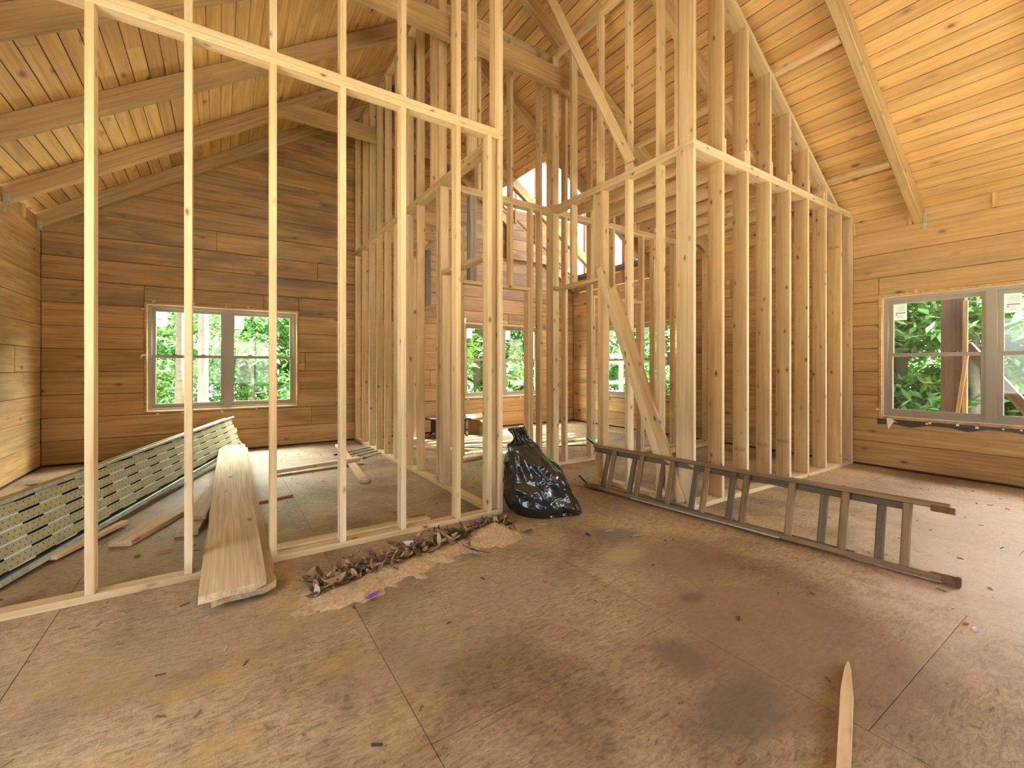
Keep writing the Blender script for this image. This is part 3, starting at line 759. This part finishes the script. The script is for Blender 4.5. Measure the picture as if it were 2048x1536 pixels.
# ------------------------------------------------------------------ black bag
def make_bag():
    nu, nv = 96, 70; V = []; F = []
    ax, ay, h = .30, .29, .68
    for j in range(nv + 1):
        t = j / nv
        if t < .72:
            u = t / .80
            rr = (1 - u ** 2.9) ** .55 * (.84 + .16 * min(1, t / .12))
        else:
            k = (t - .72) / .28; r72 = (1 - .9 ** 2.9) ** .55
            rr = r72 * (1 - k) ** 1.6 + .24 * k + .03 * sin(k * 9)
        z = h * t
        cxo = -.17 * t ** 1.2; cyo = .13 * t ** 1.2
        for i in range(nu):
            a = 2 * pi * i / nu
            flat = .55 if t > .80 else 1.0
            x, y = cos(a) * ax * rr, sin(a) * ay * rr * flat
            crn = max(0, cos(a + .95)) ** 14 * max(0, 1 - t * 3.2) * .09
            x += cos(a) * crn; y += sin(a) * crn
            q = Vector((x * 4, y * 4, z * 4.5))
            f = noise.noise(q * 1.0) * .035
            f -= abs(noise.noise(Vector((cos(a) * 2.2 + z * 3, sin(a) * 2.2 - z * 2, z * 5)))) * .045
            f += noise.noise(Vector((cos(a) * 7 + z * 9, sin(a) * 7 - z * 6, z * 8 + 3))) * .016
            if t > .62: f += .012 * sin(a * 10 + z * 6) * min(1, (t - .62) * 6)
            if t < .02: f *= .3
            V.append((x + cxo + cos(a) * f, y + cyo + sin(a) * f, max(.002, z + noise.noise(q) * .02 * (t > .05))))
    for j in range(nv):
        for i in range(nu): F.append([j * nu + i, j * nu + (i + 1) % nu, (j + 1) * nu + (i + 1) % nu, (j + 1) * nu + i])
    F.append(list(range(nu))); F.append([nv * nu + i for i in range(nu)])
    return V, F
V, F = make_bag()
BAG = thing('trash_bag', (2.26, 2.96, 0), 'full black plastic bag slumped on the floor against the corner post', 'bag')
put('bag_body', mesh('bag_body', V, F, 'bag', True), BAG, T(2.26, 2.96, .0))


# ------------------------------------------------------------------ scaffold deck leaning at the left
S0, S1 = Vector((-1.085, 3.16, .012)), Vector((.262, 7.20, .095))
sd = (S1 - S0).normalized(); sn = Vector((-sd.y, sd.x, 0)).normalized()
su = (Vector((0, 0, 1)) * .415 + sn * .13); sun_ = su.normalized(); sn2 = sd.cross(sun_)
if sn2.dot(sn) < 0: sn2 = -sn2
SCF = thing('scaffold_deck', (S0 + S1) / 2, 'long perforated steel scaffold deck propped on edge across the left bays', 'scaffold deck')
HS = su.length; L_ = (S1 - S0).length
def sstick(name, s, off, w, d, mat, l0=0, l1=0, c=.003): 
    return stick(SCF, name, S0 + sun_ * s + sn2 * off + sd * l0, S1 + sun_ * s + sn2 * off - sd * l1, w, d, mat, sun_, c)
sstick('edge_rail', .016, .03, .034, .075, 'galv', 0, -.03); sstick('edge_rail', HS - .010, .04, .022, .09, 'galv', 0, -.05)
sstick('edge_board', HS - .004, .115, .03, .07, 'deck', 0, .02)
g0 = .052; gh = (HS - .03 - g0) / 5
for i in range(5): sstick('slat', g0 + gh * (i + .5), .016, gh - .012, .006, 'perf', 0, .01 * i, .002)
sstick('dark_backing', HS / 2, .07, HS - .06, .004, 'black', .02, .04, .001)  # added black sheet, stands in for the shade seen between the slats
n = 12
for i in range(n):
    q = S0 + sd * (L_ * (i + .5) / n) + sn2 * .0215
    stick(SCF, 'slot_light_strip', q + sun_ * .05, q + sun_ * (HS - .03), .19, .004, 'white_tape', sd, .001)  # white strips paint the light that shows through the slots
for z_ in (.05, .24): 
    q = S1 + sun_ * z_ + sn2 * .05 - sd * .02
    stick(SCF, 'end_block', q, q + sd * .06, .05, .07, 'stud', sun_)

# ------------------------------------------------------------------ loose boards
def loose(name, a, b, w, d, mat, label, cat='board', ydir=None, group=None, c=.004):
    a = Vector(a); b = Vector(b); dd = (b - a).normalized()
    y = ydir if ydir is not None else Vector((-dd.y, dd.x, 0))
    o = stick(None, name, a, b, w, d, mat, y, c); o['label'] = label; o['category'] = cat; o['kind'] = 'thing'
    if group: o['group'] = group
    return o
def rough_board(name, a, b, w, d, mat, label, seed):
    """wide plank with a ragged near end and slightly wavy edges"""
    m, L = frame(a, b, Vector((-(Vector(b) - Vector(a)).y, (Vector(b) - Vector(a)).x, 0)))
    rr = random.Random(seed); nx = 16; ny = 5; V = []; F = []
    for s in (-1, 1):
        for i in range(nx + 1):
            for j in range(ny + 1):
                x = -L / 2 + L * i / nx; y = -w / 2 + w * j / ny
                if i == 0: x += .035 * (j / ny) * 0 + rr.uniform(-.012, .012) + (.05 if j in (0,) else 0)
                if j in (0, ny): y += rr.uniform(-.004, .004)
                V.append((x, y, s * d / 2 + .004 * sin(i * .9)))
    n = (nx + 1) * (ny + 1); id_ = lambda s, i, j: s * n + i * (ny + 1) + j
    for i in range(nx):
        for j in range(ny):
            F.append([id_(1, i, j), id_(1, i + 1, j), id_(1, i + 1, j + 1), id_(1, i, j + 1)]); F.append([id_(0, i, j), id_(0, i, j + 1), id_(0, i + 1, j + 1), id_(0, i + 1, j)])
        for j in (0, ny): F.append([id_(0, i, j), id_(0, i + 1, j), id_(1, i + 1, j), id_(1, i, j)])
    for j in range(ny):
        for i in (0, nx): F.append([id_(0, i, j), id_(0, i, j + 1), id_(1, i, j + 1), id_(1, i, j)])
    return put(name, mesh(name, V, F, mat), None, m, label=label, category='board', kind='thing')
rough_board('wide_plank', (.055, 2.575, .088), (.125, 6.75, .165), .285, .036, 'plank', 'wide weathered plank on top of the pair laid over the bottom plate', 3)
rough_board('wide_plank', (.105, 2.60, .046), (.150, 6.72, .125), .285, .036, 'plank', 'under plank of the weathered pair, its edge showing at right', 5)
loose('loose_board', (-.56, 3.88, .021), (-.08, 4.95, .021), .14, .038, 'plank', 'short flat board on the floor nearest the scaffold deck')
loose('loose_board', (-.20, 3.86, .021), (.02, 5.55, .021), .14, .038, 'plank', 'lower of two stacked boards left of the wide planks')
loose('loose_board', (-.155, 4.08, .060), (.0, 5.45, .060), .13, .038, 'plank', 'upper of two stacked boards left of the wide planks')
loose('wood_offcut', (-.86, 3.80, .03), (-.60, 4.38, .03), .05, .03, 'stud', 'pale offcut poking from under the scaffold deck', 'offcut')
loose('loose_stud', (1.475, 6.96, .02), (1.235, 4.62, .02), .089, .038, 'stud', 'new pale stud lying on the floor with an inked end, pointing at the doorway', 'stud')
loose('loose_stud', (.50, 5.50, .045), (1.44, 5.62, .062), .089, .038, 'stud', 'stud lying crossways over another stud in the left room', 'stud')
loose('loose_stud', (.24, 3.215, .021), (1.345, 3.215, .021), .089, .038, 'stud', 'stud lying on the floor just behind the front bottom plate', 'stud')
loose('thin_strip', (.22, 4.42, .012), (.56, 4.52, .012), .02, .02, 'red_lumber', 'thin reddish strip of wood on the floor right of the wide planks', 'strip')
# marks on the inked stud end
mb = MB()
for i in range(6): mb.box(1.215 + i * .012, 1.219 + i * .012, 4.66 + R.uniform(0, .01), 4.70 + R.uniform(0, .02), .0385, .0396)
mb.out('end_mark', 'ink', bpy.data.objects['loose_stud'])
# pointed stake in the right foreground
def stake():
    a = Vector((1.36, .49, .014)); b = Vector((2.11, .735, .014)); m, L = frame(a, b, (-.31, .95, 0))
    prof = [(-L / 2, .017), (L * .02, .019), (L * .22, .020), (L * .40, .012), (L * .49, .004), (L / 2, .001)]
    V = []; F = []
    for x, w in prof: V += [(x, -w, -.011), (x, w, -.011), (x, w * .9, .011 if w > .005 else 0), (x, -w * .9, .011 if w > .005 else 0)]
    for i in range(len(prof) - 1):
        for k in range(4): F.append([i * 4 + k, i * 4 + (k + 1) % 4, i * 4 + 4 + (k + 1) % 4, i * 4 + 4 + k])
    F += [[0, 1, 2, 3], [len(V) - 4 + k for k in range(4)]]
    put('wooden_stake', mesh('wooden_stake', V, F, 'stud'), None, m, label='pale pointed wooden stake on the floor at bottom right', category='stake', kind='thing')
stake()
# thin black rods by the closet side of the left room
for i, (a, b) in enumerate((((1.30, 6.30, .008), (1.95, 6.55, .03)), ((1.34, 6.12, .008), (1.98, 6.42, .03)), ((1.44, 5.98, .008), (2.0, 6.28, .03)), ((1.56, 5.86, .008), (2.02, 6.12, .03)))):
    mb = MB(); a, b = Vector(a), Vector(b); c_ = (a + b) / 2; mb.tube([a - c_, b - c_], .006, 6); mb.tube([a - c_ - (b - a).normalized() * .02, a - c_ + (b - a).normalized() * .02], .012, 6)
    mb.out('steel_rod', 'black', None, Matrix.Translation(c_), label=('farthest', 'second farthest', 'second nearest', 'nearest')[i] + ' of the four thin black rods in the left room', category='rod', kind='thing', group='black rods on the left room floor')

# ------------------------------------------------------------------ sweepings in front of the left partition
def atline(t): return Vector((.42 + 1.30 * t, 2.60 + .28 * sin(t * 1.7), 0))
def heap():
    V = []; F = []; nx, ny = 110, 60
    x0, x1, y0, y1 = .25, 1.95, 2.02, 3.02
    for i in range(nx + 1):
        for j in range(ny + 1):
            x = x0 + (x1 - x0) * i / nx; y = y0 + (y1 - y0) * j / ny
            yc = 2.43 + .22 * (x - .4); d = abs(y - yc) / ((.24 - .09 * abs(x - 1.0)) * (1 + .9 * noise.noise(Vector((x * 3.5, y * 3.5, 4))) + .5 * noise.noise(Vector((x * 14, y * 14, 9))))); ex = min(1, (x - x0) / .25, (x1 - x) / .25)
            h = max(0, 1 - d) * .040 * max(0, ex) * (1 + .5 * noise.noise(Vector((x * 7, y * 7, 0)))) + .010 * noise.noise(Vector((x * 22, y * 22, 1)))
            bump_ = .055 * math.exp(-((x - 1.62) ** 2 + (y - 2.66) ** 2) / .015)
            V.append((x, y, min(.12, h - .008 + bump_)))
    for i in range(nx):
        for j in range(ny): F.append([i * (ny + 1) + j, (i + 1) * (ny + 1) + j, (i + 1) * (ny + 1) + j + 1, i * (ny + 1) + j + 1])
    keep = [f for f in F if max(V[k][2] for k in f) > 0]
    return V, keep
V, F = heap()
put('sawdust_heap', mesh('sawdust_heap', V, F, 'sawdust', True), None, None, kind='stuff', label='low swept heap of pale sawdust before the left partition', category='sawdust')
def leaf(mb, c, L, w, rz, curl, tilt):
    n = len(mb.v); nx = 5; m = Matrix.Rotation(rz, 3, 'Z') @ Matrix.Rotation(tilt, 3, 'Y') @ Matrix.Rotation(R.uniform(-.5, .5), 3, 'X')
    for i in range(nx + 1):
        t = i / nx; ww = w * (sin(pi * min(.97, t * .92 + .06)) ** .7)
        a = (t - .5) * curl
        x = sin(a) * L / max(curl, .3); z = (1 - cos(a)) * L / max(curl, .3)
        for s, up in ((-1, .35), (0, 0), (1, .35)): mb.v.append(tuple(c + m @ Vector((x, s * ww, z + up * ww + R.uniform(-.003, .003)))))
    for i in range(nx):
        for k in range(2): q = n + i * 3 + k; mb.f.append([q, q + 1, q + 4, q + 3])
for mat, cnt, nm_ in (('leafdry', 430, 'dry_leaf_litter'), ('leafdry2', 70, 'husk_litter')):
    mb = MB()
    for i in range(cnt):
        t = R.random() ** .9; c = Vector((.40 + 1.42 * t, 2.56 + .30 * t + R.gauss(0, .062) - .03 * sin(t * 9), R.uniform(.012, .03 + .05 * abs(sin(t * 7 + .6)) * sin(pi * min(1, t * 1.15)))))
        leaf(mb, c, R.uniform(.05, .15), R.uniform(.006, .018), R.uniform(0, 6.28), R.uniform(.5, 2.2), R.uniform(-.5, .5))
    mb.out(nm_, mat, smooth=True, kind='stuff', label='curled brown dead leaves swept into a long pile' if mat == 'leafdry' else 'pale torn husks and paper mixed into the leaf pile', category='leaf litter')
def scrap(name, c, L, w, rz, mat, label, curl=1.0, cat='scrap', tilt=0, group=None):
    mb = MB(); leaf(mb, Vector((0, 0, 0)), L, w, rz, curl, tilt)
    zmin = min(v[2] for v in mb.v); c = Vector(c); c.z -= zmin
    o = mb.out(name, mat, None, Matrix.Translation(c), smooth=True, label=label, category=cat, kind='thing')
    if group: o['group'] = group
scrap('wrapper', (1.56, 2.83, .045), .07, .03, .9, 'purple', 'purple wrapper standing in the leaf pile near its right end', 1.6, 'wrapper', .6)
scrap('wrapper', (.66, 2.30, .012), .10, .018, .5, 'purple', 'purple wrapper lying flat at the front edge of the sawdust', .6, 'wrapper')
scrap('wrapper', (1.40, 2.74, .06), .09, .025, .2, 'green_scrap', 'small green wrapper in the middle of the leaf pile', .8, 'wrapper', .2)
scrap('paper_scrap', (1.00, 2.72, .05), .11, .04, .5, 'white', 'crumpled white paper in the leaf pile', 1.9, 'paper', .3)
scrap('foil_scrap', (1.86, 2.60, .003), .09, .03, .6, 'tin', 'silver scrap at the right end of the sweepings', .8, 'scrap')
scrap('bark_chunk', (1.36, 2.50, .015), .26, .022, -1.25, 'bark', 'dark bark strip sticking out of the sweepings toward the viewer', .7, 'bark')
scrap('snack_box', (1.30, 3.30, .003), .16, .05, .35, 'cardboard', 'torn cardboard packet behind the front bottom plate', .9, 'packet', .1)
mbp = MB(); 
for i in range(3): mbp.box(-.05 + .035 * i, -.03 + .035 * i, -.02, .02, .0, .004)
scrap('packet_panel', (1.33, 3.27, .003), .11, .03, .8, 'pink', 'reddish packet panel leaning behind the front bottom plate', 1.2, 'packet', .4)
scrap('tape_scrap', (2.885, .545, .001), .035, .012, .6, 'pink', 'pink curl of tape on the floor seam at right', 1.5, 'tape')
scrap('paper_scrap', (2.872, .505, .001), .045, .018, .5, 'white', 'small white paper tag on the floor beside the pink tape', .7, 'paper')
for (x, y, rz, l, lab) in ((2.33, 2.30, .3, .07, 'small flat wood chip, the farther of two below the black bag'), (2.42, 2.13, .3, .10, 'larger flat wood chip, the nearer of two below the black bag'),
                           (2.18, 2.30, 2, .04, 'tiny dark chip left of the flat wood chips'), (2.0, 2.68, .2, .08, 'thin curl of wood between the sweepings and the black bag')):
    loose('wood_chip', (x, y, .006), (x + l * cos(rz - .5), y + l * sin(rz - .5), .008), .022, .008, 'leafdry2' if l > .06 else 'bark', lab, 'chip', group='chips on the floor by the bag')
scrap('dead_leaf', (-.30, 3.60, .002), .10, .02, .2, 'leafdry2', 'pale curled leaf on the floor in front of the stacked boards', 1.0, 'leaf')
scrap('green_sprig', (-.44, 3.62, .002), .05, .015, .9, 'leaf', 'tiny green sprig on the floor in the left bay', 1.0, 'sprig')
mb = MB()
rr = random.Random(11)
for i in range(420):
    x = rr.uniform(-1.6, 6.3); y = rr.uniform(.3, 7.2); l = rr.uniform(.006, .022); a = rr.uniform(0, 3.14); w = rr.uniform(.002, .005)
    dx, dy = cos(a) * l, sin(a) * l; ex, ey = -sin(a) * w, cos(a) * w
    mb.quadbox([(x - dx - ex, y - dy - ey, .0005), (x + dx - ex, y + dy - ey, .0005), (x + dx + ex, y + dy + ey, .0005), (x - dx + ex, y - dy + ey, .0005),
                (x - dx - ex, y - dy - ey, .004), (x + dx - ex, y + dy - ey, .004), (x + dx + ex, y + dy + ey, .004), (x - dx + ex, y - dy + ey, .004)])
mb.out('floor_splinters', 'leafdry', kind='stuff', label='scattered splinters and crumbs over the floor', category='debris')

# ------------------------------------------------------------------ things in the rear rooms
bx = thing('cardboard_box', (3.95, 6.98, 0), 'open brown cardboard box under the rear window', 'box')
mb = MB()
for (x0, x1, y0, y1, z0, z1) in ((-.2, .2, -.14, -.13, 0, .26), (-.2, .2, .13, .14, 0, .26), (-.2, -.19, -.13, .13, 0, .26), (.19, .2, -.13, .13, 0, .26), (-.19, .19, -.13, .13, 0, .01)): mb.box(x0, x1, y0, y1, z0, z1)
mb.out('box_body', 'cardboard', bx, T(3.95, 6.98, 0) @ Matrix.Rotation(.3, 4, 'Z'))
mb = MB(); mb.quadbox([(-.2, -.14, .258), (.2, -.14, .258), (.2, -.23, .20), (-.2, -.23, .20), (-.2, -.14, .263), (.2, -.14, .263), (.2, -.235, .205), (-.2, -.235, .205)])
mb.quadbox([(-.2, .13, .258), (.2, .13, .258), (.2, .2, .33), (-.2, .2, .33), (-.2, .14, .258), (.2, .14, .258), (.2, .21, .33), (-.2, .21, .33)])
mb.out('box_flap', 'cardboard', bx, T(3.95, 6.98, 0) @ Matrix.Rotation(.3, 4, 'Z'))
sw = thing('power_tool', (3.30, 7.0, 0), 'black jobsite tool on a low stand left of the cardboard box', 'tool')
mb = MB(); mb.box(-.32, .32, -.25, .25, .28, .31); mb.out('tool_table', 'black', sw, T(3.30, 7.0, 0))
mb = MB(); mb.box(-.24, .24, -.2, .2, .06, .28); mb.out('tool_body', 'black', sw, T(3.30, 7.0, 0))
for a, b_ in ((-1, -1), (1, -1), (1, 1), (-1, 1)):
    mb = MB(); mb.tube([(.22 * a, .18 * b_, .06), (.26 * a, .22 * b_, 0)], .014, 6); mb.out('leg', 'black', sw, T(3.30, 7.0, 0))
mb = MB(); mb.box(-.1, .1, .0, .02, .31, .40); mb.out('blade_guard', 'green_scrap', sw, T(3.30, 7.0, 0))
mb = MB()
for k in range(3): mb.tube([(5.0 + .15 * cos(a * .5 + k) + .02 * k, 7.1 + .09 * sin(a * .5 + k), .012 + .012 * k) for a in range(13)], .008, 6)
mb.out('orange_cable', 'orange', smooth=True, label='coiled orange extension cord by the rear wall', category='cord', kind='thing')
for k, (y0, lab) in enumerate(((6.2, 'black cable on the rear room floor nearest the cardboard box'), (5.75, 'black cable on the rear room floor nearer the doorway'))):
    mb = MB(); mb.tube([(2.95 + .2 * i, y0 + .07 * sin(i * .9 + k) - .10 * i, .008) for i in range(10)], .007, 6)
    mb.out('power_cable', 'cable', smooth=True, label=lab, category='cable', kind='thing')
loose('loose_stud', (2.55, 5.0, .021), (3.0, 5.12, .021), .089, .038, 'stud', 'short stud on the rear room floor seen just past the left studs', 'stud')
loose('loose_stud', (2.35, 6.15, .021), (2.95, 5.55, .021), .089, .038, 'stud', 'angled stud on the rear room floor beside the closet', 'stud')
scrap('plastic_sheet', (3.66, 2.78, .003), .30, .10, .8, 'white', 'crumpled white plastic on the floor behind the wide studs', 1.3, 'plastic', -.5)
scrap('dark_strap', (3.80, 2.80, .02), .22, .03, -.6, 'black', 'dark strap lying over the white plastic', 1.2, 'strap', .5)
loose('loose_board', (5.0, 3.9, .03), (6.3, 3.98, .03), .089, .05, 'stud', 'board on the floor of the right framed room along its rear wall')
scrap('crumpled_sheet', (-1.33, 6.0, .003), .35, .07, .3, 'tin', 'pale blue-grey plastic sheet in the far left corner', .9, 'plastic')
for (x, y, rz, l_, lab) in ((-1.55, 6.35, .2, .16, 'long dark scrap nearest the back wall in the far left corner'), (-1.35, 5.75, .5, .10, 'small dark scrap nearest the scaffold deck in the left corner'), (-1.5, 6.0, 1.0, .12, 'dark scrap beside the left wall, between two others')):
    scrap('dead_leaf', (x, y, .002), l_, .025, rz, 'bark', lab, 1.2, 'scrap', 0, 'dark scraps in the left corner')

# ------------------------------------------------------------------ outside
gr = put('ground', mesh('ground', [(-40, -40, -.9), (60, -40, -.9), (60, 60, -.9), (-40, 60, -.9)], [(0, 1, 2, 3)], 'soil'), None, None, kind='structure')
po = thing('porch_frame', (8.6, 1.7, -.9), 'weathered dark porch post and beam outside the right window', 'porch')
box(po, 'post', 8.5, 8.68, 1.62, 1.86, -.9, 2.16, 'dark_post'); box(po, 'beam', 8.5, 8.68, -3.0, 5.0, 2.16, 2.36, 'dark_post')
stick(po, 'knee_brace', (8.59, 1.62, 1.50), (8.59, .75, .15), .10, .12, 'dark_post', (1, 0, 0))
stick(po, 'rail_board', (8.45, 1.60, 2.1), (8.45, 1.62, -.5), .05, .04, 'fiber', (0, 1, 0)); stick(po, 'rail_board', (8.42, 1.58, 1.4), (8.42, 1.78, -.4), .04, .03, 'fiber', (0, 1, 0))
box(po, 'porch_floor', 6.75, 8.9, -3.0, 5.0, -.45, -.40, 'dark_post')
# the porch roof framing seen through the rear right window
po2 = thing('lumber_rack', (8.6, 8.4, -.9), 'pale timber framing outside the rear right window', 'porch')
for x in (8.2, 8.8): box(po2, 'post', x, x + .09, 8.1, 8.19, -.9, 2.5, 'stud')
for z in (.75, 1.45, 2.0): box(po2, 'rail', 8.1, 9.0, 8.06, 8.10, z, z + .09, 'stud')

def foliage_mesh(seed, n, rx, rz, zc, mat, ll):
    rr = random.Random(seed); V = []; F = []
    cl = [(rr.gauss(0, rx * .55), rr.gauss(0, rx * .55), zc + rr.uniform(-rz, rz), rr.uniform(.35, .8)) for _ in range(34)]
    for i in range(n):
        cx, cy_, cz, cr = rr.choice(cl)
        p = Vector((cx + rr.gauss(0, cr * .5), cy_ + rr.gauss(0, cr * .5), cz + rr.gauss(0, cr * .22)))
        l = ll * rr.uniform(.6, 1.3); w = l * rr.uniform(.28, .42)
        m = Matrix.Rotation(rr.uniform(0, 6.28), 3, 'Z') @ Matrix.Rotation(rr.gauss(.25, .4), 3, 'Y') @ Matrix.Rotation(rr.gauss(0, .4), 3, 'X')
        k = len(V)
        for q in ((-l, 0, 0), (-.1 * l, -w, .12 * w), (l, 0, -.12 * l), (-.1 * l, w, .12 * w)): V.append(p + m @ Vector(q))
        F.append((k, k + 1, k + 2, k + 3))
    me = bpy.data.meshes.new('foliage'); me.from_pydata([tuple(v) for v in V], [], F); me.materials.append(M[mat])
    return me
def trunk_mesh(seed, h, r, mat):
    rr = random.Random(seed); mb = MB(); pts = [(.10 * noise.noise(Vector((seed, i * .5, 0))) * i * .4, .10 * noise.noise(Vector((seed, i * .5, 5))) * i * .4, h * i / 8) for i in range(9)]
    mb.tube(pts, [r * (1 - .65 * i / 8) for i in range(9)], 9)
    for i in range(9):
        z = h * rr.uniform(.15, .9); a = rr.uniform(0, 6.28); l = rr.uniform(.5, 1.4)
        mb.tube([(0, 0, z), (cos(a) * l * .5, sin(a) * l * .5, z + l * .22), (cos(a) * l, sin(a) * l, z + l * .3)], [r * .25, r * .16, r * .06], 5)
    return mesh('trunk', mb.v, mb.f, mat, True)
FO = [foliage_mesh(20 + i, 5200, 1.25, 2.1, 2.5, 'leaf' if i % 2 == 0 else 'leaf2', .085 + .02 * i) for i in range(4)]
TR = [trunk_mesh(40 + i, 7.5, .09 + .03 * i, 'bark') for i in range(3)]
rr = random.Random(5)
def tree(x, y, k, s, label, group, trunk=True):
    t = thing('tree', (x, y, -.9), label, 'tree', group)
    m = T(x, y, -.9) @ Matrix.Rotation(rr.uniform(0, 6.28), 4, 'Z') @ Matrix.Scale(s, 4)
    if trunk: put('trunk', TR[k % 3], t, m)
    put('foliage', FO[k % 4], t, m, kind='stuff')
k = 0
LB = [('leafy green tree of the woods behind the rear left window', 'woods behind the rear left window'),
      ('leafy green tree of the woods behind the middle rear window', 'woods behind the middle rear window'),
      ('leafy green tree of the woods beyond the right wall', 'woods beyond the right wall')]
for y, xs_ in ((11.6, (-2.6, .9, 6.2, 8.4)), (14.0, (-3.2, -1.0, 1.3, 3.8, 7.0, 9.2, 11.4)), (17.2, (-4.0, -1.8, .4, 2.6, 5.2, 8.0, 10.6, 13.0)), (21.5, (-5, -2.2, .6, 3.4, 8.8, 12, 15)), (27, (-6, -3, 0, 3, 6, 10, 14, 18))):
    for x in xs_:
        l = LB[0] if x < 3.4 else LB[1]
        tree(x + rr.uniform(-.4, .4), y + rr.uniform(-.6, .6), k, rr.uniform(.85, 1.25) * (1.7 if y > 25 else 1.25 if y > 17 else 1), *l); k += 1
for x, ys_ in ((11.2, (1.2, 3.2, 5.6, 8.4)), (13.2, (-.6, 1.6, 3.9, 6.2, 8.6, 11.0)), (16.2, (.2, 2.4, 4.6, 7.0, 9.6, 12.4)), (20, (1, 4, 7, 10.5, 14)), (26, (0, 3.5, 7, 11, 15, 19))):
    for y in ys_:
        tree(x + rr.uniform(-.4, .4), y + rr.uniform(-.5, .5), k, rr.uniform(.8, 1.1) * (1.7 if x > 25 else 1.25 if x > 16 else 1), *LB[2]); k += 1
def bare(x, y, r, mat, label):
    t = thing('tree', (x, y, -.9), label, 'tree')
    mb = MB(); mb.tube([(0, 0, 0), (.02, .01, 2), (.03, .0, 4), (.02, .02, 8)], [r * 1.15, r, r * .92, r * .7], 12)
    mb.out('trunk', mat, t, T(x, y, -.9), smooth=True)
bare(-.30, 10.4, .085, 'birch', 'straight pale grey tree trunk in the left window')
bare(-.70, 11.2, .085, 'bark', 'darker grey trunk just left of the pale trunk in the left window')
bare(-1.25, 12.4, .06, 'bark', 'thin dark trunk nearest the left edge of the left window')
bare(.62, 12.0, .05, 'bark', 'thin dark trunk in the right half of the left window')
bare(10.6, 1.93, .10, 'birch', 'pale trunk beside the porch post in the right window')
